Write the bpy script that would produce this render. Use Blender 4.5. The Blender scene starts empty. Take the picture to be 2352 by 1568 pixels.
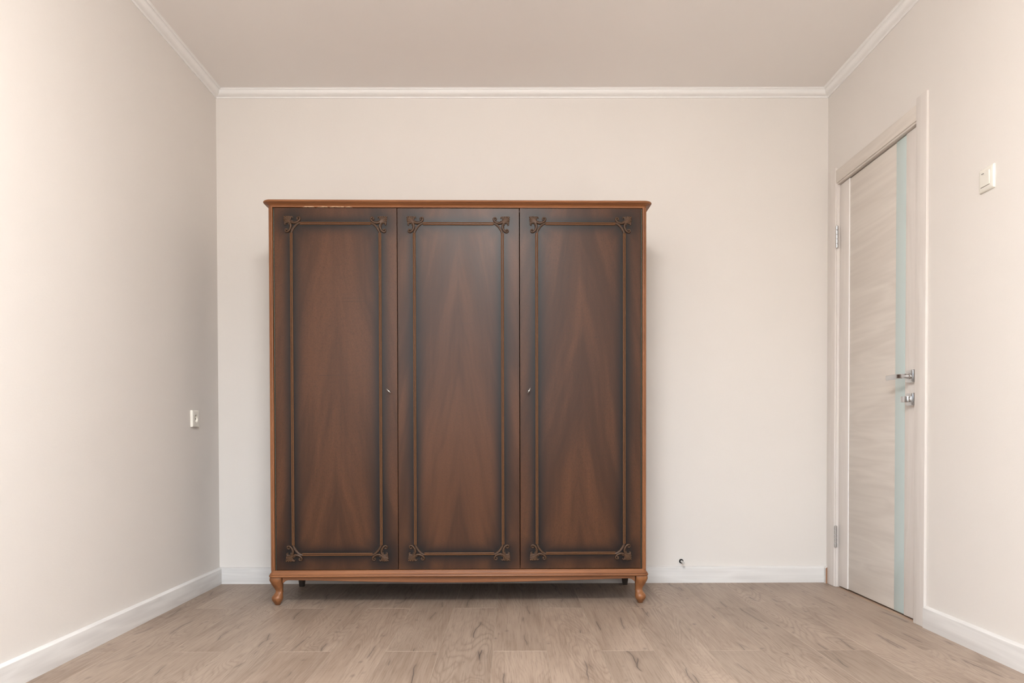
import bpy, bmesh, math, random
from mathutils import Matrix, Vector

random.seed(7)
SC = bpy.context.scene
COL = SC.collection
PI = math.pi

# ------------------------------------------------------------------ camera
YAW, PITCH, ROLL = 0.0026635, -0.0160142, -0.0020971
CX, CY, CAM_H = 1177.608, 1034.997, 0.752
cam_d = bpy.data.cameras.new('camera')
cam = bpy.data.objects.new('camera', cam_d)
COL.objects.link(cam)
SC.camera = cam
cam_d.sensor_fit = 'HORIZONTAL'
cam_d.sensor_width = 36.0
cam_d.lens = 27.0
cam_d.shift_x = -(CX - 1176.0) / 2352.0
cam_d.shift_y = (CY - 784.0) / 2352.0
cam_d.clip_start = 0.02
fw = Vector((math.sin(YAW) * math.cos(PITCH), math.cos(YAW) * math.cos(PITCH), math.sin(PITCH)))
rt0 = Vector((math.cos(YAW), -math.sin(YAW), 0))
up0 = rt0.cross(fw)
rt = math.cos(ROLL) * rt0 + math.sin(ROLL) * up0
up = -math.sin(ROLL) * rt0 + math.cos(ROLL) * up0
M = Matrix((rt, up, -fw)).transposed().to_4x4()
M.translation = Vector((0, 0, CAM_H))
cam.matrix_world = M

# ------------------------------------------------------------------ light
XL, XR, D, ZC = -1.5174, 1.6467, 3.9957, 2.548      # room: left, right, back, ceiling
YR = -0.55                                          # rear wall, behind the camera, with the window
WX0, WX1, WZ0, WZ1 = -1.42, 0.85, 0.75, 2.50        # window opening

world = bpy.data.worlds.new('overcast_sky')
SC.world = world
world.use_nodes = True
wt = world.node_tree
bg = wt.nodes['Background']
SKY, GROUND = (0.70, 0.86, 1.0), (0.44, 0.42, 0.39)   # overcast sky over ground brightened to light the ceiling, split at a skyline of low buildings
w_tc = wt.nodes.new('ShaderNodeTexCoord')
w_sep = wt.nodes.new('ShaderNodeSeparateXYZ')
w_mr = wt.nodes.new('ShaderNodeMapRange')
w_mr.inputs[1].default_value, w_mr.inputs[2].default_value = 0.08, 0.24
w_mix = wt.nodes.new('ShaderNodeMix')
w_mix.data_type = 'RGBA'
wt.links.new(w_tc.outputs['Generated'], w_sep.inputs[0])
wt.links.new(w_sep.outputs['Z'], w_mr.inputs[0])
wt.links.new(w_mr.outputs[0], w_mix.inputs['Factor'])
w_mix.inputs[6].default_value = (*GROUND, 1)
w_mix.inputs[7].default_value = (*SKY, 1)
wt.links.new(w_mix.outputs[2], bg.inputs[0])
bg.inputs[1].default_value = 4.0

ld = bpy.data.lights.new('window_portal', 'AREA')
ld.shape = 'RECTANGLE'
ld.size, ld.size_y = WX1 - WX0, WZ1 - WZ0
ld.cycles.is_portal = True
lo = bpy.data.objects.new('window_portal', ld)
COL.objects.link(lo)
lo.location = ((WX0 + WX1) / 2, YR - 0.06, (WZ0 + WZ1) / 2)
lo.rotation_euler = (PI / 2, 0, 0)                  # faces +Y, into the room

SC.view_settings.view_transform = 'Standard'
SC.view_settings.look = 'None'
SC.view_settings.gamma = 1.0
SC.view_settings.use_curve_mapping = False
SC.view_settings.exposure = 1.12

# ------------------------------------------------------------------ helpers
def link_mesh(name, verts, faces, mat, parent=None, loc=None, smooth=False, mats=None, fmat=None):
    me = bpy.data.meshes.new(name)
    me.from_pydata([tuple(v) for v in verts], [], faces)
    bm = bmesh.new()
    bm.from_mesh(me)
    bmesh.ops.recalc_face_normals(bm, faces=bm.faces)
    bm.to_mesh(me)
    bm.free()
    for m in ([mat] + list(mats or [])):
        me.materials.append(m)
    if fmat:
        for i, k in enumerate(fmat):
            me.polygons[i].material_index = k
    if smooth:
        for p in me.polygons:
            p.use_smooth = True
    me.update()
    o = bpy.data.objects.new(name, me)
    COL.objects.link(o)
    if parent:
        o.parent = parent
    if loc:
        o.location = loc
    return o

class MB:
    """collects geometry for one mesh"""
    def __init__(s):
        s.v, s.f = [], []
    def add(s, v, f):
        n = len(s.v)
        s.v += [tuple(p) for p in v]
        s.f += [tuple(i + n for i in q) for q in f]
        return s
    def box(s, x0, x1, y0, y1, z0, z1, b=0.0):
        if b <= 0:
            v = [(x, y, z) for x in (x0, x1) for y in (y0, y1) for z in (z0, z1)]
            return s.add(v, [(0, 1, 3, 2), (4, 6, 7, 5), (0, 4, 5, 1), (2, 3, 7, 6), (0, 2, 6, 4), (1, 5, 7, 3)])
        bm = bmesh.new()
        bmesh.ops.create_cube(bm, size=1)
        for p in bm.verts:
            p.co = ((x0 + x1) / 2 + p.co.x * (x1 - x0), (y0 + y1) / 2 + p.co.y * (y1 - y0), (z0 + z1) / 2 + p.co.z * (z1 - z0))
        bmesh.ops.bevel(bm, geom=list(bm.edges), offset=b, segments=2, affect='EDGES', profile=0.6)
        bm.verts.index_update()
        s.add([p.co[:] for p in bm.verts], [tuple(p.index for p in f.verts) for f in bm.faces])
        bm.free()
        return s
    def loft(s, rings, cap=True, close=True):
        n = len(rings[0])
        v = [p for r in rings for p in r]
        f = []
        for i in range(len(rings) - 1):
            for j in range(n if close else n - 1):
                k = (j + 1) % n
                f.append((i * n + j, i * n + k, (i + 1) * n + k, (i + 1) * n + j))
        if cap:
            f.append(tuple(range(n)))
            f.append(tuple((len(rings) - 1) * n + j for j in range(n)))
        return s.add(v, f)
    def cyl(s, p0, p1, r0, r1=None, n=20):
        r1 = r0 if r1 is None else r1
        return s.tube([p0, p1], [r0, r1], n)
    def tube(s, path, radii, n=10):
        path = [Vector(p) for p in path]
        rings = []
        for i, p in enumerate(path):
            t = (path[min(i + 1, len(path) - 1)] - path[max(i - 1, 0)]).normalized()
            a = t.orthogonal().normalized() if abs(t.y) > 0.9 else t.cross(Vector((0, 1, 0))).normalized()
            b = t.cross(a).normalized()
            r = radii[i] if isinstance(radii, (list, tuple)) else radii
            rings.append([tuple(p + r * (math.cos(2 * PI * k / n) * a + math.sin(2 * PI * k / n) * b)) for k in range(n)])
        return s.loft(rings)
    def obj(s, name, mat, parent=None, loc=None, smooth=False, **k):
        return link_mesh(name, s.v, s.f, mat, parent, loc, smooth, **k)

def autosmooth(o, deg=35):
    me = o.data
    for p in me.polygons:
        p.use_smooth = True
    me.set_sharp_from_angle(angle=math.radians(deg))
    return o

def tag(o, label, cat, group=None):
    o['label'] = label
    o['category'] = cat
    if group:
        o['group'] = group
    return o

def struct(o):
    o['kind'] = 'structure'
    return o

def empty(name, loc=(0, 0, 0), rz=0):
    o = bpy.data.objects.new(name, None)
    COL.objects.link(o)
    o.location = loc
    o.rotation_euler = (0, 0, rz)
    o.empty_display_size = 0.1
    return o

# ------------------------------------------------------------------ materials
class NT:
    def __init__(s, name):
        s.m = bpy.data.materials.new(name)
        s.m.use_nodes = True
        s.t = s.m.node_tree
        s.b = s.t.nodes['Principled BSDF']
    def node(s, kind, **k):
        n = s.t.nodes.new(kind)
        for a, v in k.items():
            setattr(n, a, v)
        return n
    def put(s, sock, v):
        if hasattr(v, 'is_linked'):
            s.t.links.new(v, sock)
        else:
            sock.default_value = v
    def math(s, op, a, b=0.0, c=0.0, clamp=False):
        n = s.node('ShaderNodeMath', operation=op, use_clamp=clamp)
        for i, v in enumerate((a, b, c)):
            s.put(n.inputs[i], v)
        return n.outputs[0]
    def vmath(s, op, a, b=(0, 0, 0)):
        n = s.node('ShaderNodeVectorMath', operation=op)
        s.put(n.inputs[0], a)
        s.put(n.inputs[1], b)
        return n.outputs[0]
    def coord(s):
        return s.node('ShaderNodeTexCoord').outputs['Object']
    def rand(s):
        return s.node('ShaderNodeObjectInfo').outputs['Random']
    def sep(s, v):
        n = s.node('ShaderNodeSeparateXYZ')
        s.put(n.inputs[0], v)
        return n.outputs
    def comb(s, x=0.0, y=0.0, z=0.0):
        n = s.node('ShaderNodeCombineXYZ')
        for i, v in enumerate((x, y, z)):
            s.put(n.inputs[i], v)
        return n.outputs[0]
    def noise(s, vec, scale=1.0, detail=2.0, rough=0.5, dist=0.0):
        n = s.node('ShaderNodeTexNoise')
        s.put(n.inputs['Vector'], vec)
        n.inputs['Scale'].default_value = scale
        n.inputs['Detail'].default_value = detail
        n.inputs['Roughness'].default_value = rough
        n.inputs['Distortion'].default_value = dist
        return n.outputs['Fac']
    def smooth(s, v, a, b, lo=0.0, hi=1.0):
        n = s.node('ShaderNodeMapRange', interpolation_type='SMOOTHSTEP')
        s.put(n.inputs[0], v)
        n.inputs[1].default_value, n.inputs[2].default_value = a, b
        n.inputs[3].default_value, n.inputs[4].default_value = lo, hi
        return n.outputs[0]
    def mix(s, f, a, b, mode='MIX'):
        n = s.node('ShaderNodeMix', data_type='RGBA', blend_type=mode)
        s.put(n.inputs['Factor'], f)
        for k, v in (('A', a), ('B', b)):
            sock = [i for i in n.inputs if i.name == k and i.type == 'RGBA'][0]
            s.put(sock, v if hasattr(v, 'is_linked') else (*v, 1))
        return [o for o in n.outputs if o.type == 'RGBA'][0]
    def bump(s, h, strength=0.2, dist=0.001):
        n = s.node('ShaderNodeBump')
        n.inputs['Strength'].default_value = strength
        n.inputs['Distance'].default_value = dist
        s.put(n.inputs['Height'], h)
        s.t.links.new(n.outputs[0], s.b.inputs['Normal'])
    def out(s, col, rough=0.5, metal=0.0, spec=None):
        s.put(s.b.inputs['Base Color'], col if hasattr(col, 'is_linked') else (*col, 1))
        s.put(s.b.inputs['Roughness'], rough)
        s.b.inputs['Metallic'].default_value = metal
        if spec is not None:
            s.b.inputs['Specular IOR Level'].default_value = spec
        return s.m

def mat_wallpaper():
    t = NT('cream_wallpaper')
    c = t.coord()
    fine = t.noise(c, 260, 3, 0.6)
    weave = t.noise(t.vmath('MULTIPLY', c, (60, 60, 600)), 1, 2)
    blot = t.noise(c, 3.0, 2)
    f = t.math('ADD', t.math('MULTIPLY', fine, 0.5), t.math('MULTIPLY', blot, 0.5))
    col = t.mix(f, (0.745, 0.700, 0.658), (0.795, 0.750, 0.708))
    t.bump(t.math('ADD', fine, t.math('MULTIPLY', weave, 0.5)), 0.22, 0.0012)
    return t.out(col, 0.62, spec=0.35)

def mat_ceiling():
    t = NT('matt_white_paint')
    c = t.coord()
    n = t.noise(c, 2.0, 2)
    col = t.mix(n, (0.90, 0.865, 0.84), (0.92, 0.885, 0.86))
    t.bump(t.noise(c, 300, 2), 0.08, 0.0005)
    return t.out(col, 0.6, spec=0.3)

def mat_cornice():
    t = NT('white_foam_cornice')
    n = t.noise(t.coord(), 40, 2)
    return t.out(t.mix(n, (0.87, 0.855, 0.84), (0.90, 0.885, 0.87)), 0.45)

def grain_mat(name, axis, light, dark, scale=1.0, rough=0.5, contrast=1.0):
    """pale laminate with grain running along one axis (0, 1 or 2)"""
    t = NT(name)
    c = t.coord()
    r = t.math('MULTIPLY', t.rand(), 31.0)
    k = [70.0 * scale] * 3
    k[axis] = 2.2 * scale
    k2 = [9.0 * scale] * 3
    k2[axis] = 1.1 * scale
    v = t.vmath('ADD', c, t.comb(r, r, r))
    fib = t.noise(t.vmath('MULTIPLY', v, tuple(k)), 1, 3, 0.6)
    n1 = t.noise(t.vmath('MULTIPLY', v, tuple(k2)), 1, 2, 0.5, 0.8)
    ring = t.math('PINGPONG', t.math('MULTIPLY', n1, 9.0), 1.0)
    f = t.math('ADD', t.math('MULTIPLY', fib, 0.65), t.math('MULTIPLY', ring, 0.35))
    f = t.smooth(f, 0.5 - 0.28 / contrast, 0.5 + 0.28 / contrast)
    t.bump(fib, 0.1, 0.0004)
    return t.out(t.mix(f, dark, light), rough, spec=0.4)

def mat_floor():
    t = NT('oak_laminate_plank')
    c = t.coord()
    r = t.rand()
    off = t.comb(t.math('MULTIPLY', r, 57.0), t.math('MULTIPLY', r, 91.0), t.math('MULTIPLY', r, 13.0))
    v = t.vmath('ADD', c, off)
    wob = t.noise(t.vmath('MULTIPLY', v, (7, 3.0, 1)), 1, 2)
    # cathedral rings: contour lines of a field stretched along the plank
    n1 = t.noise(t.vmath('MULTIPLY', v, (5.2, 0.85, 1)), 1, 2.4, 0.40, 0.45)
    ring = t.math('PINGPONG', t.math('ADD', t.math('MULTIPLY', n1, 84.0), t.math('MULTIPLY', t.noise(t.vmath('MULTIPLY', v, (90, 9, 1)), 1, 2), 0.9)), 1.0)
    ring = t.math('POWER', ring, 2.6)
    amt = t.smooth(t.noise(t.vmath('MULTIPLY', v, (3.0, 1.1, 1)), 1, 1), 0.36, 0.58)
    fib = t.noise(t.vmath('MULTIPLY', v, (230, 7, 1)), 1, 3, 0.65)
    fib2 = t.noise(t.vmath('MULTIPLY', v, (60, 3.0, 1)), 1, 2, 0.5, 0.4)
    tone = t.noise(t.vmath('MULTIPLY', v, (4.5, 1.3, 1)), 1, 2, 0.5, 0.5)
    base = t.mix(t.smooth(tone, 0.28, 0.72), (0.345, 0.252, 0.190), (0.485, 0.372, 0.290))
    base = t.mix(t.math('MULTIPLY', t.smooth(fib2, 0.3, 0.75), 0.45), base, (0.53, 0.415, 0.33))
    base = t.mix(t.math('MULTIPLY', t.math('MULTIPLY', ring, amt), 0.45), base, (0.205, 0.135, 0.098))
    base = t.mix(t.math('MULTIPLY', t.smooth(fib, 0.46, 0.74), 0.50), base, (0.20, 0.135, 0.10))
    # saw marks across the board
    saw = t.noise(t.vmath('MULTIPLY', v, (2.0, 170, 1)), 1, 2, 0.6)
    sawm = t.smooth(t.noise(t.vmath('MULTIPLY', v, (3.0, 4.0, 1)), 1, 1), 0.56, 0.68)
    base = t.mix(t.math('MULTIPLY', t.math('MULTIPLY', t.smooth(saw, 0.5, 0.75), sawm), 0.35), base, (0.24, 0.165, 0.125))
    # drying cracks and knots
    px, py, pz = t.sep(c)
    for seed, cut in ((0.0, 0.50), (23.0, 0.55)):
        yy = t.math('ADD', py, t.math('ADD', t.math('MULTIPLY', r, 71.0), seed))
        home = t.math('MULTIPLY', t.math('SUBTRACT', t.math('FRACT', t.math('ADD', t.math('MULTIPLY', r, 17.3), seed * 0.137)), 0.5), 0.11)
        wig = t.math('ADD', t.math('MULTIPLY', t.math('SUBTRACT', t.noise(t.comb(0.0, t.math('MULTIPLY', yy, 2.6), seed), 1, 1), 0.5), 0.11),
                     t.math('MULTIPLY', t.math('SUBTRACT', t.noise(t.comb(3.0, t.math('MULTIPLY', yy, 10.0), seed), 1, 2, 0.5), 0.5), 0.016))
        dx_ = t.math('ABSOLUTE', t.math('ADD', t.math('SUBTRACT', px, home), wig))
        cm = t.smooth(t.noise(t.comb(7.0, t.math('MULTIPLY', yy, 3.4), seed), 1, 2), cut, cut + 0.09)
        crack = t.math('MULTIPLY', t.smooth(dx_, 0.0004, 0.0022, 1.0, 0.0), cm)
        soft = t.math('MULTIPLY', t.smooth(dx_, 0.0, 0.016, 1.0, 0.0), cm)
        base = t.mix(t.math('MULTIPLY', soft, 0.38), base, (0.19, 0.135, 0.105))
        base = t.mix(t.math('MULTIPLY', crack, 0.80), base, (0.085, 0.070, 0.064))
    vo = t.node('ShaderNodeTexVoronoi')
    t.put(vo.inputs['Vector'], t.vmath('MULTIPLY', t.vmath('ADD', v, t.comb(t.math('MULTIPLY', wob, 0.05), t.math('MULTIPLY', wob, 0.12), 0.0)), (2.7, 1.35, 0)))
    knot = t.smooth(vo.outputs['Distance'], 0.02, 0.15, 1.0, 0.0)
    base = t.mix(t.math('MULTIPLY', knot, t.math('ADD', 0.30, t.math('MULTIPLY', fib2, 0.45))), base, (0.13, 0.098, 0.085))
    # each board a little lighter or darker
    g = t.math('ADD', 0.70, t.math('MULTIPLY', r, 0.12))
    base = t.mix(1.0, base, t.comb(g, g, g), 'MULTIPLY')
    t.bump(t.math('SUBTRACT', t.math('MULTIPLY', fib, 0.5), crack), 0.25, 0.0006)
    return t.out(base, t.math('ADD', 0.40, t.math('MULTIPLY', fib, 0.16)), spec=0.42)

def mat_veneer(hw, hh):
    """dark walnut veneer, airbrushed black-brown along the applied moulding (half sizes hw x hh)"""
    t = NT('walnut_veneer')
    c = t.coord()
    x, y, z = t.sep(c)
    r = t.math('MULTIPLY', t.rand(), 40.0)
    wav = t.noise(t.comb(t.math('ADD', t.math('MULTIPLY', x, 5.0), r), 0.0, t.math('MULTIPLY', z, 1.6)), 1, 2)
    xx = t.math('ABSOLUTE', t.math('ADD', x, t.math('MULTIPLY', t.math('SUBTRACT', wav, 0.5), 0.10)))
    g = t.math('ADD', z, t.math('MULTIPLY', xx, 4.4))
    fig = t.noise(t.comb(t.math('ADD', t.math('MULTIPLY', g, 2.1), r), t.math('MULTIPLY', xx, 4.5), r), 1, 2, 0.45)
    fig2 = t.noise(t.comb(t.math('ADD', t.math('MULTIPLY', g, 12.0), r), t.math('MULTIPLY', x, 9.0), 3.0), 1, 3, 0.55)
    pore = t.noise(t.comb(t.math('MULTIPLY', x, 720.0), t.math('ADD', r, 0.0), t.math('MULTIPLY', z, 260.0)), 1, 2, 0.6)
    streak = t.noise(t.comb(t.math('MULTIPLY', x, 75.0), t.math('ADD', r, 5.0), t.math('MULTIPLY', z, 1.6)), 1, 3, 0.6)
    f = t.math('ADD', t.math('MULTIPLY', t.smooth(fig, 0.33, 0.67), 0.42), t.math('ADD', t.math('MULTIPLY', fig2, 0.33), t.math('MULTIPLY', streak, 0.25)))
    col = t.mix(t.smooth(f, 0.12, 0.88), (0.042, 0.0155, 0.0064), (0.098, 0.0370, 0.0142))
    col = t.mix(t.math('MULTIPLY', t.smooth(pore, 0.45, 0.70), 0.62), col, (0.030, 0.0125, 0.0060))
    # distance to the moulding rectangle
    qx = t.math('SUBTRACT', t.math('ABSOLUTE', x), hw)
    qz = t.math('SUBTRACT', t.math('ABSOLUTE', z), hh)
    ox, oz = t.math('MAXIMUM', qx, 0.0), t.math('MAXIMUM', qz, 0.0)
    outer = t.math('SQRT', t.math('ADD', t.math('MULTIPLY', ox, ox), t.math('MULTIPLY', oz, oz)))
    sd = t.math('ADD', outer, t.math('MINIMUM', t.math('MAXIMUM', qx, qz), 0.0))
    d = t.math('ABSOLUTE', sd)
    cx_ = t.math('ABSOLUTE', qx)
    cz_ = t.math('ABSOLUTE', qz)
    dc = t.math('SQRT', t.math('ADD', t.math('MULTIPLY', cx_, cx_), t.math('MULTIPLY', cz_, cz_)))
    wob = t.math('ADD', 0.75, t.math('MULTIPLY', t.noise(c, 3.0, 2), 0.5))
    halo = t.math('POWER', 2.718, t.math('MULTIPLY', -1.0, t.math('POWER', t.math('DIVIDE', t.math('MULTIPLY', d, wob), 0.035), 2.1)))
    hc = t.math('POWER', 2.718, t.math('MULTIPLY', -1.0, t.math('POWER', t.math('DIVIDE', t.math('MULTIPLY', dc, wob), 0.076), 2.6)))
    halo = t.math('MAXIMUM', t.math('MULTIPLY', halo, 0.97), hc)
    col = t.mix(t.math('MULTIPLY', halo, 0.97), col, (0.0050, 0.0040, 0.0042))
    # hairline cracks in the lacquer
    hl = t.noise(t.comb(t.math('MULTIPLY', x, 4.0), t.math('ADD', r, 2.0), t.math('MULTIPLY', z, 260.0)), 1, 1)
    hm = t.smooth(t.noise(t.comb(t.math('MULTIPLY', x, 3.0), r, t.math('MULTIPLY', z, 5.0)), 1, 1), 0.60, 0.70)
    col = t.mix(t.math('MULTIPLY', t.math('MULTIPLY', t.smooth(hl, 0.70, 0.76), hm), 0.5), col, (0.02, 0.012, 0.010))
    sm = t.noise(t.comb(t.math('MULTIPLY', x, 9.0), r, t.math('MULTIPLY', z, 3.0)), 1, 3)
    t.bump(t.math('SUBTRACT', streak, t.math('MULTIPLY', pore, 0.6)), 0.10, 0.0004)
    return t.out(col, t.math('ADD', 0.32, t.math('MULTIPLY', sm, 0.08)), spec=0.26)

def mat_trim(name, light, dark, axis, rough=0.42, chips=False):
    t = NT(name)
    c = t.coord()
    k = [70.0] * 3
    k[axis] = 3.0
    k2 = [14.0] * 3
    k2[axis] = 1.5
    fib = t.noise(t.vmath('MULTIPLY', c, tuple(k)), 1, 3, 0.6)
    tone = t.noise(t.vmath('MULTIPLY', c, tuple(k2)), 1, 2)
    f = t.math('ADD', t.math('MULTIPLY', fib, 0.55), t.math('MULTIPLY', tone, 0.45))
    col = t.mix(t.smooth(f, 0.3, 0.7), dark, light)
    if chips:
        x, y, z = t.sep(c)
        n = t.noise(t.comb(t.math('MULTIPLY', x, 34.0), 0.0, t.math('MULTIPLY', z, 90.0)), 1, 3, 0.6)
        m = t.math('MULTIPLY', t.smooth(t.math('ABSOLUTE', t.math('ADD', x, 0.585)), 0.10, 0.145, 1.0, 0.0), t.smooth(t.math('ABSOLUTE', t.math('SUBTRACT', z, 1.7895)), 0.001, 0.0075, 1.0, 0.0))
        m = t.smooth(t.math('MULTIPLY', m, n), 0.44, 0.50)
        col = t.mix(t.math('MULTIPLY', m, 0.8), col, (0.56, 0.36, 0.23))
    t.bump(fib, 0.08, 0.0004)
    return t.out(col, rough, spec=0.32)

def mat_worn(name, base, worn, rough=0.45):
    """carved wood, rubbed paler on its raised edges"""
    t = NT(name)
    c = t.coord()
    geo = t.node('ShaderNodeNewGeometry').outputs['Pointiness']
    n = t.noise(c, 130, 3)
    e = t.math('ADD', t.math('MULTIPLY', t.smooth(geo, 0.50, 0.60), 0.55), t.math('MULTIPLY', t.smooth(n, 0.58, 0.75), 0.35))
    return t.out(t.mix(e, base, worn), rough, spec=0.32)

def mat_plain(name, col, rough=0.5, metal=0.0, var=0.06, scale=60.0, spec=None):
    t = NT(name)
    n = t.noise(t.coord(), scale, 2)
    a = tuple(max(0, q * (1 - var)) for q in col)
    b = tuple(min(1, q * (1 + var)) for q in col)
    return t.out(t.mix(n, a, b), rough, metal, spec)

M_wall = mat_wallpaper()
M_ceil = mat_ceiling()
M_corn = mat_cornice()
M_floor = mat_floor()
M_bevel = mat_plain('plank_bevel', (0.42, 0.33, 0.265), 0.4)  # paler than the boards: light caught by the seams, put into the colour
M_sub = mat_plain('underlay_grey', (0.08, 0.07, 0.06), 0.9)
M_base_x = grain_mat('whitewashed_skirting_across', 0, (0.78, 0.76, 0.74), (0.66, 0.635, 0.615), 1.0, 0.42, 0.8)
M_base_y = grain_mat('whitewashed_skirting_along', 1, (0.78, 0.76, 0.74), (0.66, 0.635, 0.615), 1.0, 0.42, 0.8)
M_dv = grain_mat('pale_ash_upright_grain', 2, (0.77, 0.72, 0.68), (0.715, 0.66, 0.62), 1.2, 0.45, 0.7)
M_dh = grain_mat('pale_ash_level_grain', 1, (0.72, 0.66, 0.60), (0.63, 0.57, 0.515), 0.8, 0.45, 0.8)
M_glass = mat_plain('mint_back_painted_glass', (0.545, 0.64, 0.63), 0.14, 0, 0.015, 3)
M_white = mat_plain('white_inlay', (0.90, 0.87, 0.85), 0.35, 0, 0.02)
M_chrome = mat_plain('satin_chrome', (0.62, 0.63, 0.64), 0.22, 1.0, 0.05)
M_polish = mat_plain('polished_chrome', (0.80, 0.81, 0.82), 0.10, 1.0, 0.03)
M_nickel = mat_plain('bright_nickel', (0.88, 0.87, 0.84), 0.38, 1.0, 0.03)
M_ivory = mat_plain('ivory_plastic', (0.80, 0.765, 0.69), 0.25, 0, 0.02)
M_ivory2 = mat_plain('ivory_plastic_insert', (0.76, 0.73, 0.66), 0.3, 0, 0.02)
M_black = mat_plain('black_rubber', (0.025, 0.023, 0.02), 0.6)
M_raw = mat_plain('raw_fibreboard', (0.36, 0.19, 0.11), 0.8, 0, 0.2)
M_dark = mat_plain('dark_gap', (0.02, 0.016, 0.013), 0.9)

HW, HH = 0.198, 0.743                               # moulding rectangle on a wardrobe door
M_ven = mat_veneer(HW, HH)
TL, TD = (0.285, 0.113, 0.044), (0.180, 0.066, 0.025)
M_trim_x = mat_trim('amber_wood_across', TL, TD, 0)
M_trim_top = mat_trim('amber_wood_chipped', TL, TD, 0, chips=True)
M_trim_z = mat_trim('amber_wood_upright', TL, TD, 2)
M_leg = mat_trim('amber_wood_leg', (0.29, 0.118, 0.046), (0.16, 0.060, 0.023), 2, 0.34)
M_strip = mat_worn('brown_moulding', (0.080, 0.035, 0.016), (0.20, 0.094, 0.043), 0.30)
M_orn = mat_worn('carved_dark_brown', (0.032, 0.0165, 0.0092), (0.15, 0.074, 0.036), 0.36)
M_side = mat_trim('dark_wood_side', (0.12, 0.052, 0.026), (0.07, 0.03, 0.016), 2)
M_backleg = mat_plain('dark_stained_leg', (0.03, 0.02, 0.015), 0.6)
M_hinge = mat_plain('dark_brass_hinge', (0.10, 0.105, 0.085), 0.45, 0.8, 0.3, 200)
M_frame = mat_plain('white_window_frame', (0.85, 0.85, 0.84), 0.35)

# ------------------------------------------------------------------ room shell
T = 0.14
struct(MB().box(XL - T, XL, YR - T, D + T, -0.05, ZC + T).obj('wall_left', M_wall))
struct(MB().box(XL, XR, D, D + T, -0.05, ZC + T).obj('wall_back', M_wall))
DY0, DY1, DZ = 3.100, 3.876, 2.040                  # niche that takes the door
w = MB()
w.box(XR, XR + T, YR - T, DY0, -0.05, ZC + T)
w.box(XR, XR + T, DY1, D + T, -0.05, ZC + T)
w.box(XR, XR + T, DY0, DY1, DZ, ZC + T)
w.box(XR + 0.09, XR + T, DY0, DY1, -0.05, DZ)
struct(w.obj('wall_right', M_wall))
w = MB()
w.box(XL, WX0, YR - T, YR, -0.05, ZC + T)
w.box(WX1, XR, YR - T, YR, -0.05, ZC + T)
w.box(WX0, WX1, YR - T, YR, -0.05, WZ0)
w.box(WX0, WX1, YR - T, YR, WZ1, ZC + T)
struct(w.obj('wall_rear', M_wall))
struct(MB().box(XL, XR, YR, D, ZC, ZC + T).obj('ceiling', M_ceil))

# window behind the camera: white frame with two mullions and a sill
win = struct(empty('window_1', ((WX0 + WX1) / 2, YR - 0.07, WZ0)))
wh, wv = (WX1 - WX0) / 2, WZ1 - WZ0
for a in ((-wh, -wh + 0.06, 0.06, wv - 0.06), (wh - 0.06, wh, 0.06, wv - 0.06), (-wh, wh, 0, 0.06), (-wh, wh, wv - 0.06, wv),
          (-0.4, -0.33, 0.06, wv - 0.06), (0.33, 0.4, 0.06, wv - 0.06)):
    MB().box(a[0], a[1], -0.035, 0.035, a[2], a[3], 0.004).obj('window_frame', M_frame, win)
MB().box(-wh - 0.04, wh + 0.04, 0.07, 0.26, -0.035, 0.0, 0.004).obj('window_sill', M_frame, win)

# floor: underlay slab with every plank a board of its own
fl = struct(MB().box(XL, XR + 0.09, YR, D, -0.05, -0.0082).obj('floor', M_sub))
S0, PW, PL = -0.4448, 0.1904, 1.384
def plank(x0, x1, y0, y1):
    b, dz, th = 0.0009, 0.0008, 0.008
    cx, cy = (x0 + x1) / 2, (y0 + y1) / 2
    a, c = (x1 - x0) / 2 - 0.00015, (y1 - y0) / 2 - 0.00015
    v = []
    for h, i in ((-th, 0), (-dz, 0), (0, b)):
        v += [(-a + i, -c + i, h), (a - i, -c + i, h), (a - i, c - i, h), (-a + i, c - i, h)]
    f = [(8, 9, 10, 11), (0, 3, 2, 1)]
    for r in (0, 4):
        for j in range(4):
            f.append((r + j, r + (j + 1) % 4, r + 4 + (j + 1) % 4, r + 4 + j))
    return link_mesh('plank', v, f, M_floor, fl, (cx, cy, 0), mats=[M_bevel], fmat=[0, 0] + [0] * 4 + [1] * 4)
for k in range(-6, 11):
    x0, x1 = max(S0 + k * PW, XL + 0.003), min(S0 + (k + 1) * PW, XR - 0.001)
    if x1 - x0 < 0.01:
        continue
    j = (2.707 if k % 2 == 0 else 3.399) - 3 * PL
    ys = [YR + 0.003] + [j + n * PL for n in range(6) if YR + 0.02 < j + n * PL < D - 0.02] + [D - 0.003]
    for a, c in zip(ys, ys[1:]):
        plank(x0, x1, a, c)

# ceiling cornice, mitred at the corners
prof = [(0, 0), (0.0035, 0.0), (0.0048, 0.0012), (0.0050, 0.0045), (0.0040, 0.0056)]
for i in range(9):                                   # swelling quarter
    a = i / 8
    prof.append((0.0045 + 0.0245 * a + 0.0050 * math.sin(PI * a), 0.0062 + 0.0240 * a - 0.0035 * math.sin(PI * a)))
prof += [(0.0300, 0.0302), (0.0305, 0.0325), (0.0325, 0.0340), (0.0345, 0.0342), (0.0350, 0.0330), (0.0362, 0.0350), (0.0372, 0.0375), (0.0395, 0.0383), (0.0405, 0.0398), (0.0408, 0.040), (0, 0.040)]
ZB = ZC - 0.040
def corn_ring(side):
    if side == 'back':
        return [[(XL + p, D - p, ZB + z) for p, z in prof], [(XR - p, D - p, ZB + z) for p, z in prof]]
    if side == 'left':
        return [[(XL + p, YR, ZB + z) for p, z in prof], [(XL + p, D - p, ZB + z) for p, z in prof]]
    return [[(XR - p, YR, ZB + z) for p, z in prof], [(XR - p, D - p, ZB + z) for p, z in prof]]
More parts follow.
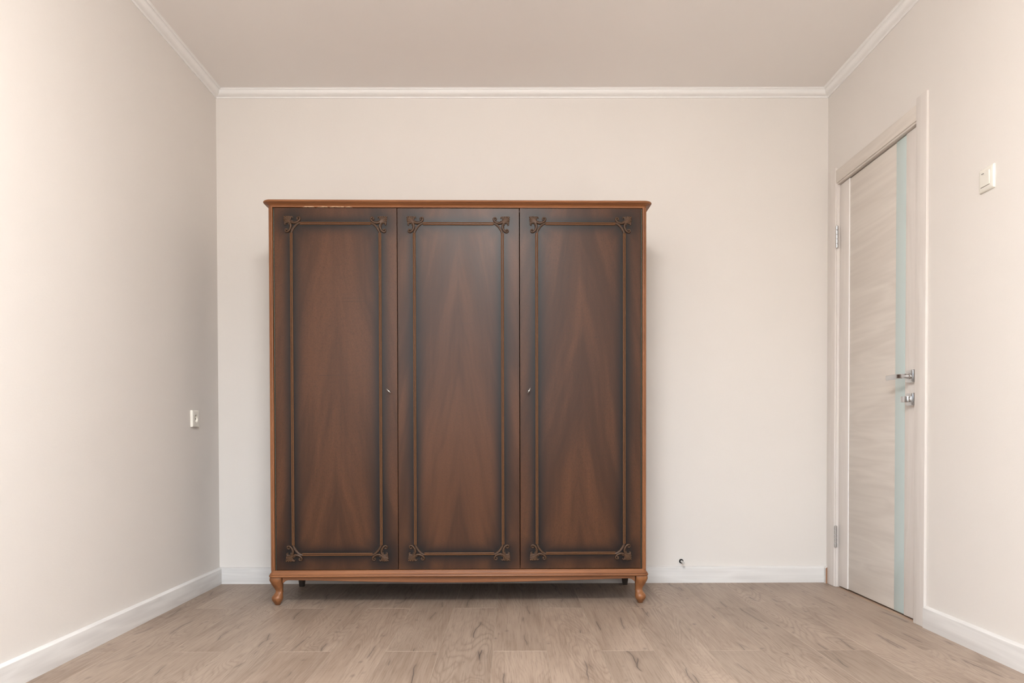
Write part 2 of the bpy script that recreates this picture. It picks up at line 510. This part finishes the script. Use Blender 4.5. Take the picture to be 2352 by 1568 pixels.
for n, s in (('trim_1', 'back'), ('trim_2', 'left'), ('trim_3', 'right')):
    struct(autosmooth(MB().loft(corn_ring(s)).obj(n, M_corn), 40))

# baseboards
bp = [(0, 0), (0.016, 0), (0.016, 0.0755), (0.0150, 0.0790), (0.0120, 0.0815), (0.0070, 0.0845), (0.0035, 0.0855), (0, 0.0855)]
CASY0, CASY1 = 3.028, 3.955                          # outer edges of the door casing
def bb(name, rings, m):
    return struct(autosmooth(MB().loft(rings).obj(name, m), 30))
bb('baseboard_back', [[(XL + p, D - p, z) for p, z in bp], [(XR - p, D - p, z) for p, z in bp]], M_base_x)
bb('baseboard_left', [[(XL + p, YR, z) for p, z in bp], [(XL + p, D - p, z) for p, z in bp]], M_base_y)
bb('baseboard_right', [[(XR - p, YR, z) for p, z in bp], [(XR - p, CASY0, z) for p, z in bp]], M_base_y)
k2 = 1.2
stub = bb('baseboard_corner', [[(XR - p * k2, CASY1 + 0.0005, z) for p, z in bp], [(XR - p * k2, D - p * k2, z) for p, z in bp]], M_base_y)
MB().loft([[(XR - p * k2, CASY1, z) for p, z in bp], [(XR - p * k2, CASY1 + 0.0008, z) for p, z in bp]]).obj('raw_cut_end', M_raw, stub)['label'] = 'bare brown fibreboard end'

# ------------------------------------------------------------------ door in the right wall
door = struct(empty('door_1', (XR, 3.49, 0)))
def dpart(name, m, x0, x1, y0, y1, z0, z1, b=0.001, parent=None):
    o = MB().box(x0, x1, y0 - 3.49, y1 - 3.49, z0, z1, b).obj(name, m, parent or door)
    return autosmooth(o, 30)
dpart('casing', M_dv, -0.0125, 0.0, CASY0, 3.108, 0.0, 2.116, 0.0035)
dpart('casing', M_dv, -0.0125, 0.0, 3.874, CASY1, 0.0, 2.108, 0.0035)
dpart('casing', M_dh, -0.0110, 0.0, 3.108, 3.874, 2.028, 2.092, 0.0025)
dpart('jamb', M_dv, -0.006, 0.089, DY0, 3.112, 0.0, DZ, 0.0008)
dpart('jamb', M_dv, -0.006, 0.089, 3.866, DY1, 0.0, DZ, 0.0008)
dpart('jamb', M_dh, -0.006, 0.089, 3.112, 3.866, 2.020, DZ, 0.0008)
LX0, LX1 = 0.006, 0.044                              # leaf thickness
LB, LT = 0.008, 2.0155
dpart('stile', M_dv, LX0, LX1, 3.114, 3.217, LB, LT, 0.0012)
dpart('stile', M_dv, LX0, LX1, 3.759, 3.864, LB, LT, 0.0012)
dpart('inlay_strip', M_white, LX0 - 0.0008, LX1, 3.7535, 3.7585, LB + 0.001, LT, 0.0005)['label'] = 'thin white inlay line'
dpart('leaf_panel', M_dh, LX0 + 0.003, LX1, 3.3035, 3.753, LB + 0.001, LT - 0.003, 0.001)
dpart('glass_strip', M_glass, LX0 + 0.002, LX1, 3.2175, 3.303, LB + 0.001, LT - 0.002, 0.0006)['label'] = 'pale mint green glass strip'
dpart('threshold_strip', grain_mat('oak_threshold', 1, (0.50, 0.36, 0.26), (0.36, 0.24, 0.17), 1.0), -0.004, 0.060, 3.112, 3.866, -0.007, 0.0005, 0.0003)
def hinge(z0, z1):
    h = MB().box(-0.0080, -0.0045, 3.8642 - 3.49, 3.8656 - 3.49, z0 + 0.004, z1 - 0.004).obj('hinge', M_chrome, door)
    n = 5
    dz = (z1 - z0) / n
    for i in range(n):
        a, b_ = z0 + i * dz + 0.0007, z0 + (i + 1) * dz - 0.0007
        r = 0.0072
        rings = []
        for zz, rr in ((a, r * 0.8), (a + 0.0015, r), (b_ - 0.0015, r), (b_, r * 0.8)):
            rings.append([(-0.0085 + rr * math.cos(2 * PI * q / 16), 3.863 - 3.49 + rr * math.sin(2 * PI * q / 16), zz) for q in range(16)])
        autosmooth(MB().loft(rings).obj('knuckle', M_chrome, h))
    MB().cyl((-0.0085, 3.863 - 3.49, z0 - 0.001), (-0.0085, 3.863 - 3.49, z1 + 0.001), 0.0052, n=12).obj('pin', M_chrome, h)
hinge(0.200, 0.309)
hinge(1.703, 1.814)
# lever handle: square rose, round neck, flat lever pointing to the hinges
HY, HZ = 3.157 - 3.49, 1.0045
hd = autosmooth(MB().box(-0.0045, LX0, HY - 0.0262, HY + 0.0262, HZ - 0.0262, HZ + 0.0262, 0.0012).obj('door_handle', M_chrome, door), 30)
autosmooth(MB().box(-0.0035 - 0.0060, -0.0045, HY - 0.0240, HY + 0.0240, HZ - 0.0240, HZ + 0.0240, 0.0015).obj('rose', M_chrome, hd), 30)
nk = [[(xx, HY + r * math.cos(2 * PI * q / 20), HZ + r * math.sin(2 * PI * q / 20)) for q in range(20)] for xx, r in ((-0.0090, 0.0135), (-0.0160, 0.0125), (-0.0240, 0.0105), (-0.0400, 0.0100))]
autosmooth(MB().loft(nk).obj('neck', M_polish, hd), 40)
lev = []
for i, (xx, yy, hx, hz) in enumerate(((-0.034, HY - 0.010, 0.009, 0.0090), (-0.042, HY + 0.002, 0.0085, 0.0092), (-0.0475, HY + 0.022, 0.0062, 0.0098), (-0.049, HY + 0.045, 0.0042, 0.0102), (-0.049, HY + 0.105, 0.0040, 0.0100), (-0.0485, HY + 0.108, 0.0032, 0.0092))):
    e = min(hx, hz) * 0.25
    lev.append([(xx - hx + e, yy, HZ - hz), (xx + hx - e, yy, HZ - hz), (xx + hx, yy, HZ - hz + e), (xx + hx, yy, HZ + hz - e), (xx + hx - e, yy, HZ + hz), (xx - hx + e, yy, HZ + hz), (xx - hx, yy, HZ + hz - e), (xx - hx, yy, HZ - hz + e)])
autosmooth(MB().loft(lev).obj('lever', M_chrome, hd), 25)
KZ = 0.9095
lk = autosmooth(MB().box(-0.0045, LX0, HY - 0.0262, HY + 0.0262, KZ - 0.0255, KZ + 0.0255, 0.0012).obj('door_lock', M_chrome, door), 30)
autosmooth(MB().box(-0.0095, -0.0045, HY - 0.0240, HY + 0.0240, KZ - 0.0235, KZ + 0.0235, 0.0015).obj('rose', M_chrome, lk), 30)
autosmooth(MB().loft([[(xx, HY + r * math.cos(2 * PI * q / 20), KZ + r * math.sin(2 * PI * q / 20)) for q in range(20)] for xx, r in ((-0.009, 0.0125), (-0.0150, 0.0115))]).obj('collar', M_polish, lk), 40)
autosmooth(MB().box(-0.040, -0.014, HY - 0.0085, HY + 0.0085, KZ - 0.0128, KZ + 0.0128, 0.003).obj('thumb_turn', M_chrome, lk), 30)

# ------------------------------------------------------------------ wardrobe
WA = math.radians(0.861)
WC = Vector((-0.2330, 3.4490, 0))
wr = tag(empty('wardrobe', WC, WA), 'dark walnut three-door wardrobe with carved corner mouldings on short curved legs', 'wardrobe')
def wp(b, name, m, smooth=None, parent=None, **k):
    o = b.obj(name, m, parent or wr, **k)
    return autosmooth(o, smooth) if smooth else o
SXO, SXI = 0.848, 0.8305
ZD0, ZD1 = 0.1600, 1.7885                            # door opening
YB = 0.512
for s in (-1, 1):
    # side panel and its moulded amber front edge (two reeds)
    x0, x1 = sorted((s * SXO, s * (SXI + 0.0005)))
    wp(MB().box(x0, x1, 0.046, YB, ZD0 - 0.002, ZD1 + 0.002), 'side_panel', M_side)
    pr = [(SXI, 0.046), (SXI, 0.0155), (SXI + 0.0006, 0.0145), (SXI + 0.0046, 0.0140), (SXI + 0.0056, 0.0160), (SXI + 0.0068, 0.0160), (SXI + 0.0078, 0.0140), (SXO - 0.006, 0.0138), (SXO - 0.0022, 0.0160), (SXO, 0.0205), (SXO, 0.046)]
    wp(MB().loft([[(s * a, b, ZD0 - 0.001) for a, b in pr], [(s * a, b, ZD1 + 0.001) for a, b in pr]]), 'front_edge', M_trim_z, 50)
    x0, x1 = sorted((s * (SXI - 0.0004), s * 0.8232))
    ph = wp(MB().box(x0, x1, 0.0275, 0.040, ZD0, ZD1), 'piano_hinge', M_hinge)
    r = MB()
    n = 44
    for i in range(n):
        z0 = ZD0 + (ZD1 - ZD0) * i / n
        r.cyl((s * 0.8272, 0.0268, z0 + 0.0006), (s * 0.8272, 0.0268, z0 + (ZD1 - ZD0) / n - 0.0006), 0.0026, n=8)
    kn = autosmooth(r.obj('hinge_barrel', M_hinge, ph), 50)
wp(MB().box(-SXI, SXI, YB - 0.006, YB, ZD0, ZD1), 'back_panel', M_side)
wp(MB().box(-SXI, SXI, 0.042, YB - 0.006, ZD0 - 0.002, ZD0 + 0.014), 'bottom_panel', M_side)
wp(MB().box(-SXI, SXI, 0.042, YB - 0.006, ZD1 - 0.014, ZD1 + 0.002), 'top_panel', M_side)

def rr_ring(hx, yf, yb, r, z, n=7):
    """outline with rounded front corners"""
    pts = [(-hx, yb, z)]
    for i in range(n + 1):
        a = PI + (PI / 2) * i / n
        pts.append((-hx + r + r * math.cos(a), yf + r + r * math.sin(a), z))
    for i in range(n + 1):
        a = 1.5 * PI + (PI / 2) * i / n
        pts.append((hx - r + r * math.cos(a), yf + r + r * math.sin(a), z))
    pts.append((hx, yb, z))
    return pts
def moulding(name, levels, m, ydoor=0.020, gain=1.0):
    # levels: (overhang, z)
    return wp(MB().loft([rr_ring(SXO + o * gain, ydoor - 0.006 - o * gain, YB, 0.016 + max(o, 0), z) for o, z in levels]), name, m, 28)
moulding('top_moulding', [(-0.0005, 1.7885), (0.0, 1.7925), (0.0022, 1.7965), (0.0065, 1.8000), (0.0115, 1.8022), (0.0118, 1.8036), (0.0145, 1.8040), (0.0172, 1.8058), (0.0182, 1.8085), (0.0178, 1.8115), (0.0160, 1.8145), (0.0130, 1.8162), (0.009, 1.8168)], M_trim_top, gain=1.32)
moulding('base_moulding', [(-0.004, 0.1285), (0.0055, 0.1290), (0.0088, 0.1305), (0.0100, 0.1345), (0.0086, 0.1382), (0.0052, 0.1394), (0.0050, 0.1404), (0.0070, 0.1412), (0.0066, 0.1430), (0.0046, 0.1455), (0.0024, 0.1490), (0.0012, 0.1530), (0.0014, 0.1562), (0.0006, 0.1588), (-0.003, 0.1598)], M_trim_x, gain=1.15)

# curved apron between the front legs
N = 60
AX = 0.797
def apron_z(x):
    a = abs(x)
    if a > 0.768:
        q = (a - 0.768) / (AX - 0.768)
        return 0.1150 - 0.0150 * q ** 2.2
    return 0.1150 - 0.0145 * math.cos(PI / 2 * a / 0.768) ** 1.2
rings = []
for i in range(N + 1):
    x = AX * math.sin(PI / 2 * math.sin(PI / 2 * (2 * i / N - 1)))
    zb = apron_z(x)
    rings.append([(x, 0.0215, zb), (x, 0.0200, zb + 0.002), (x, 0.0200, 0.1295), (x, 0.038, 0.1295), (x, 0.038, zb)])
wp(MB().loft(rings), 'apron', M_trim_x, 30)
for s in (-1, 1):
    x0, x1 = sorted((s * 0.846, s * 0.828))
    wp(MB().box(x0, x1, 0.060, 0.46, 0.113, 0.1295), 'side_apron', M_side)

# cabriole front legs
prof_leg = [(1.000, 447, 207), (0.955, 440, 207), (0.890, 434, 206), (0.820, 441, 200), (0.740, 455, 184), (0.660, 471, 160), (0.580, 489, 136), (0.505, 503, 118),
            (0.440, 500, 122), (0.390, 484, 138), (0.330, 464, 164), (0.280, 455, 182), (0.225, 452, 184), (0.165, 452, 166), (0.105, 453, 132), (0.060, 456, 104), (0.030, 458, 88), (0.0, 458, 66)]
def sup(cx, cy, h, z, e, n=28):
    p = []
    for i in range(n):
        a = 2 * PI * i / n
        ca, sa = math.cos(a), math.sin(a)
        p.append((cx + h * math.copysign(abs(ca) ** (2 / e), ca), cy + h * math.copysign(abs(sa) ** (2 / e), sa), z))
    return p
for s in (-1, 1):
    rings = []
    for f, c, hwid in prof_leg:
        o = (452 - c) / 7396.0
        h = hwid / 7396.0
        e = 5.0 if f > 0.85 else (3.0 if f > 0.4 else 2.3)
        rings.append(sup(s * (0.826 + o), 0.040 - o * 1.2, h, 0.1297 * f, e))
    # carved lip across the instep
    lg = wp(MB().loft(rings), 'leg', M_leg, 60)
    lip = []
    for q in range(13):
        a = q / 12
        xx = s * (0.826 + 0.0215 - 0.047 * a)
        yy = 0.040 - 0.0225 + 0.020 * (2 * a - 0.75) ** 2
        zz = 0.0385 - 0.007 * math.sin(PI * min(1, a * 1.25)) + 0.022 * max(0, a - 0.62) / 0.38
        lip.append((xx, yy + 0.001, zz))
    autosmooth(MB().tube(lip, [0.0008 + 0.0016 * math.sin(PI * q / 12) for q in range(13)], 8).obj('carved_lip', M_leg, lg), 60)
    wp(MB().loft([[(s * (0.826 + d * hx), 0.475 + e_ * hx, z) for d, e_ in ((-1, -1), (1, -1), (1, 1), (-1, 1))] for z, hx in ((0.1295, 0.029), (0.105, 0.027), (0.05, 0.016), (0.0, 0.011))]), 'leg', M_backleg, 30)

# --- doors
DC = (0.9740, 0.8125)                                # centre height, half height
DHW = 0.2733
def strip_profile():
    return [(-0.0062, 0.0), (-0.0062, 0.0035), (-0.0053, 0.0058), (-0.0034, 0.0068), (-0.0015, 0.0052), (-0.0007, 0.0028), (0.0007, 0.0028), (0.0015, 0.0052), (0.0034, 0.0068), (0.0053, 0.0058), (0.0062, 0.0035), (0.0062, 0.0)]
def catmull(pts, per=7):
    P = [pts[0]] + list(pts) + [pts[-1]]
    out = []
    for i in range(1, len(P) - 2):
        p0, p1, p2, p3 = (Vector(q) for q in P[i - 1:i + 3])
        for j in range(per):
            u = j / per
            out.append(0.5 * ((2 * p1) + (-p0 + p2) * u + (2 * p0 - 5 * p1 + 4 * p2 - p3) * u * u + (-p0 + 3 * p1 - 3 * p2 + p3) * u ** 3))
    out.append(Vector(P[-2]))
    return out
K = 0.0000868
def ornament_mesh(sx, sz):
    """carved corner bracket: palmette, two C-scrolls and a concave bar (drawn for the upper left corner)"""
    b = MB()
    def tr(px, pz, h):
        return Vector((-sx * (px - 665) * K, -h, -sz * (pz - 690) * K))
    def sweep(pts, rad, lift=0.55, per=6, n=10, flat=1.0, fat=1.22):
        line = catmull([(p[0], p[1], 0) for p in pts], per)
        m = len(line)
        rings = []
        for i, p in enumerate(line):
            u = i / (m - 1) * (len(rad) - 1)
            k = min(int(u), len(rad) - 2)
            r = fat * (rad[k] + (rad[k + 1] - rad[k]) * (u - k))
            t = (line[min(i + 1, m - 1)] - line[max(i - 1, 0)]).normalized()
            nn = Vector((-t.y, t.x, 0))
            ring = []
            for q in range(n):
                a = 2 * PI * q / n
                e = p + nn * (r * math.cos(a))
                h = (lift * 60 + r * flat * math.sin(a)) * K
                ring.append(tuple(tr(e.x, e.y, max(h, -0.0005))))
            rings.append(ring)
        b.loft(rings)
    def mir(pts):
        return [(p[1] - 40 + 15, p[0] + 40 - 15) for p in pts]
    # concave bar, double ridged
    sweep([(1150, 665), (1085, 690), (985, 742), (890, 822), (805, 925), (735, 1040), (690, 1130), (672, 1190)], [44, 46, 48, 48, 48, 46, 44], 0.30, flat=0.9)
    sweep([(1120, 655), (1030, 690), (940, 745), (850, 830), (770, 930), (700, 1040), (660, 1150)], [14, 20, 22, 22, 22, 20, 14], 1.0)
    up_ = [(760, 440), (735, 375), (660, 372), (615, 440), (612, 530), (655, 610), (735, 668), (850, 682), (975, 640), (1080, 560), (1120, 470), (1085, 400), (1010, 398), (968, 450), (985, 505), (1030, 500)]
    rad = [16, 22, 26, 30, 36, 42, 48, 50, 48, 44, 38, 32, 27, 24, 22, 20]
    for pts in (up_, mir(up_)):
        sweep(pts, rad, 0.75, flat=1.05)
    # small leaflets inside the scrolls
    lf = [(690, 560), (745, 600), (800, 590)]
    lf2 = [(790, 650), (845, 640), (880, 585)]
    for q in (lf, lf2):
        sweep(q, [26, 22, 8], 0.8)
        sweep(mir(q), [26, 22, 8], 0.8)
    # bead in each volute
    for cx, cz in ((1015, 470), mir([(1015, 470)])[0]):
        rings = []
        for i in range(6):
            a = PI / 2 * i / 5.001
            rings.append([tuple(tr(cx + 34 * math.cos(a) * math.cos(2 * PI * q / 10), cz + 34 * math.cos(a) * math.sin(2 * PI * q / 10), (40 + 34 * math.sin(a)) * K)) for q in range(10)])
        b.loft(rings)
    # palmette
    base = (640, 665)
    for tx, tz, r in ((690, 372, 24), (590, 345, 28), (500, 335, 30), (405, 340, 31), (300, 350, 33), (298, 455, 31), (300, 545, 30), (312, 632, 28), (345, 720, 24)):
        mx, mz = base[0] * 0.45 + tx * 0.55, base[1] * 0.45 + tz * 0.55
        bend = 0.10
        mx += (430 - (tx + tz) / 2) * 0 + (465 - mx) * bend
        mz += (490 - mz) * bend
        sweep([base, (mx, mz), (tx * 0.9 + mx * 0.1, tz * 0.9 + mz * 0.1), (tx, tz)], [34, r * 0.85, r, r * 0.6], 0.62, per=4, n=8, flat=1.25, fat=1.3)
    # solid heart behind the carving
    c0 = [(420, 430), (560, 400), (650, 520), (735, 670), (700, 715), (560, 700), (420, 640)]
    b.loft([[tuple(tr(px, pz, h)) for px, pz in c0] for h in (-0.0004, 0.0042)])
    return b
ORN = {}
for sx in (-1, 1):
    for sz in (-1, 1):
        # sx = -1: left side, sz = 1: top
        bld = ornament_mesh(sx, sz)
        ORN[(sx, sz)] = bld
orn_mesh = {}
for di, dx in enumerate((-0.5495, 0.0, 0.5500)):
    yf = 0.020 - (0.0012 if di == 2 else 0.0)
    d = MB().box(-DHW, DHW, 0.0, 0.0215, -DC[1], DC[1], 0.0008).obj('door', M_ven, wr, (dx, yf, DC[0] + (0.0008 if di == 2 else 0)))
    # moulding strips, cut off at the corner carvings
    pr = strip_profile()
    gx, gz = HW - 0.040, HH - 0.042
    for s in (-1, 1):
        autosmooth(MB().loft([[(x_, -0.0 - h + 0.0003, s * HH + c) for c, h in pr] for x_ in (-gx, gx)]).obj('moulding', M_strip, d), 45)
        autosmooth(MB().loft([[(s * HW + c, -0.0 - h + 0.0003, z_) for c, h in pr] for z_ in (-gz, gz)]).obj('moulding', M_strip, d), 45)
    for (sx, sz), bld in ORN.items():
        if (sx, sz) not in orn_mesh:
            o = autosmooth(bld.obj('corner_ornament', M_orn, d), 55)
            orn_mesh[(sx, sz)] = o.data
        else:
            o = bpy.data.objects.new('corner_ornament', orn_mesh[(sx, sz)])
            COL.objects.link(o)
            o.parent = d
        o.location = (sx * HW, 0.0002, sz * (HH + 0.0012))
    if di != 1:
        kx = (0.2375 if di == 0 else -0.2340)
        kz = -0.0085
        autosmooth(MB().loft([[(kx + rr * math.cos(2 * PI * q / 16), -hh, kz + 1.5 * rr * math.sin(2 * PI * q / 16)) for q in range(16)] for rr, hh in ((0.0042, -0.0003), (0.0042, 0.0006), (0.0030, 0.0008))]).obj('keyhole', M_dark, d), 40)

# keys left in the two locks: flat oval bow on a round shank
def key(name, lx, lz, ang, label):
    p = Matrix.Rotation(WA, 3, 'Z') @ Vector((lx, 0.020, 0)) + WC
    k = tag(empty(name, (p.x, p.y, lz), WA), label, 'key', 'keys in the wardrobe locks')
    autosmooth(MB().cyl((0, 0.004, 0), (0, -0.016, 0), 0.0023, 0.0023, 14).obj('shank', M_polish, k), 50)
    autosmooth(MB().cyl((0, -0.0145, 0), (0, -0.0175, 0), 0.0027, 0.0024, 14).obj('collar', M_polish, k), 50)
    ca, sa = math.cos(ang), math.sin(ang)
    bow = []
    n = 28
    for i in range(n + 1):
        a = 2 * PI * i / n
        u, dep = 0.0118 * math.cos(a), 0.0088 * math.sin(a)
        bow.append((u * ca, -0.0265 + dep, u * sa))
    b = MB()
    rings = []
    side = Vector((-sa, 0, ca))
    for i in range(n):
        a = 2 * PI * i / n
        for_in = []
        c = Vector(bow[i])
        rad = Vector((math.cos(a) * ca, math.sin(a), math.cos(a) * sa)).normalized()
        rings.append([tuple(c + rad * u + side * w_) for u, w_ in ((-0.0022, -0.0012), (0.0022, -0.0012), (0.0028, 0.0), (0.0022, 0.0012), (-0.0022, 0.0012))])
    rings.append(rings[0])
    b.loft(rings, cap=False)
    autosmooth(b.obj('bow', M_nickel, k), 40)
    return k
key('key', -0.3120, 0.9655, math.radians(-45), 'small silver key slanting in the lock of the wardrobe door by the socket wall')
key('key', 0.3160, 0.9665, math.radians(63), 'small silver key standing steeply in the lock of the wardrobe door by the room door')

# ------------------------------------------------------------------ ceiling lamp, in the middle of the room just above the frame
LAMP = (-0.10, 0.85)
t_ = NT('lit_opal_diffuser')
t_.out((0.9, 0.9, 0.88), 0.4)
t_.b.inputs['Emission Color'].default_value = (1.0, 0.99, 0.975, 1)
t_.b.inputs['Emission Strength'].default_value = 28.0
M_opal = t_.m
cl = tag(empty('ceiling_lamp', (LAMP[0], LAMP[1], ZC)), 'round flat opal ceiling lamp in the middle of the ceiling', 'lamp')
def dome(levels, n=48):
    return MB().loft([[(r * math.cos(2 * PI * i / n), r * math.sin(2 * PI * i / n), -z) for i in range(n)] for z, r in levels])
autosmooth(dome(((0, 0.37), (0.02, 0.39), (0.035, 0.392), (0.038, 0.385))).obj('lamp_base', M_frame, cl), 40)
autosmooth(dome(((0.0375, 0.330), (0.060, 0.352), (0.090, 0.355), (0.120, 0.335), (0.145, 0.290), (0.162, 0.22), (0.172, 0.13), (0.175, 0.05), (0.1755, 0.01))).obj('diffuser', M_opal, cl), 60)

# ------------------------------------------------------------------ wall fittings
# socket on the left wall
SY, SZ = 3.685, 0.850
so = tag(empty('wall_socket', (XL, SY, SZ)), 'ivory square power socket low on the wall beside the wardrobe', 'socket')
def holed_plate(rad, hs, x0, x1, n=32):
    def sq(a, h):
        ca, sa = math.cos(a), math.sin(a)
        m = max(abs(ca), abs(sa))
        return h * ca / m, h * sa / m
    rings = []
    for x, h, mode in ((x0, hs, 1), (x1 - 0.003, hs, 1), (x1 - 0.0008, hs - 0.0012, 1), (x1, hs - 0.004, 1), (x1, rad, 0), (x1 - 0.0008, rad - 0.001, 0), (0.0015, rad - 0.0025, 0)):
        rings.append([(x,) + (sq(2 * PI * i / n, h) if mode else (h * math.cos(2 * PI * i / n), h * math.sin(2 * PI * i / n))) for i in range(n)])
    return MB().loft(rings)
autosmooth(holed_plate(0.0200, 0.0395, 0.0, 0.0115).obj('face_plate', M_ivory, so), 30)
autosmooth(MB().box(0.0012, 0.0040, -0.0150, 0.0150, -0.0035, 0.0035, 0.0008).obj('socket_core', M_ivory2, so), 30)
for s in (-1, 1):
    MB().cyl((0.0035, s * 0.0095, 0), (0.0046, s * 0.0095, 0), 0.0026, n=12).obj('pin_hole', M_black, so)
    MB().box(0.0015, 0.0085, -0.003, 0.003, s * 0.0170 - 0.0010, s * 0.0170 + 0.0010).obj('earth_clip', M_chrome, so)

# light switch on the right wall
WY, WZ = 2.656, 1.6425
sw = tag(empty('light_switch', (XR, WY, WZ)), 'ivory square light switch with one rocker on the wall beside the door', 'switch')
autosmooth(MB().loft([[(-x, h * a, h * b) for a, b in ((-1, -0.95), (-0.985, -0.985), (-0.95, -1), (0.95, -1), (0.985, -0.985), (1, -0.95), (1, 0.95), (0.985, 0.985), (0.95, 1), (-0.95, 1), (-0.985, 0.985), (-1, 0.95))] for x, h in ((0, 0.0410), (0.0035, 0.0410), (0.0070, 0.0385), (0.0092, 0.0340), (0.0098, 0.0290))]).obj('face_plate', M_ivory, sw), 25)
rk = autosmooth(MB().loft([[(-x - (0.0016 * (c + 1) / 2 if x > 0.0099 else 0), 0.0245 * a * k, 0.0245 * c * k) for a, c in ((-1, -1), (1, -1), (1, 1), (-1, 1))] for x, k in ((0.0090, 1.0), (0.0112, 1.0), (0.0120, 0.96))]).obj('rocker', M_ivory2, sw), 25)
MB().box(-0.0103, -0.0092, -0.0245, 0.0245, -0.0257, -0.0247).obj('shadow_gap', mat_plain('grey_gap', (0.16, 0.14, 0.12), 0.7), sw)
for a in (0.0030, 0.0105):
    MB().box(-0.0142, -0.0115, a, a + 0.0050, 0.0185, 0.0200).obj('indicator_slot', M_dark, rk)

# door stop on the back wall
ds = tag(empty('door_stop', (0.8885, D, 0.1110)), 'small metal door stop with dark round base on the back wall above the baseboard', 'door stop')
def disc(levels, n=24):
    return MB().loft([[(r * math.cos(2 * PI * i / n), -y, r * math.sin(2 * PI * i / n)) for i in range(n)] for y, r in levels])
autosmooth(disc(((0, 0.0115), (0.004, 0.0115), (0.0055, 0.0105), (0.0055, 0.0085), (0.0035, 0.0075))).obj('base_ring', M_black, ds), 40)
autosmooth(disc(((0.003, 0.0070), (0.006, 0.0066), (0.008, 0.0054), (0.046, 0.0054))).obj('stop_rod', M_polish, ds), 40)
autosmooth(disc(((0.044, 0.0062), (0.045, 0.0068), (0.056, 0.0068), (0.058, 0.0058))).obj('rubber_tip', mat_plain('pale_grey_rubber', (0.58, 0.56, 0.53), 0.45), ds), 40)
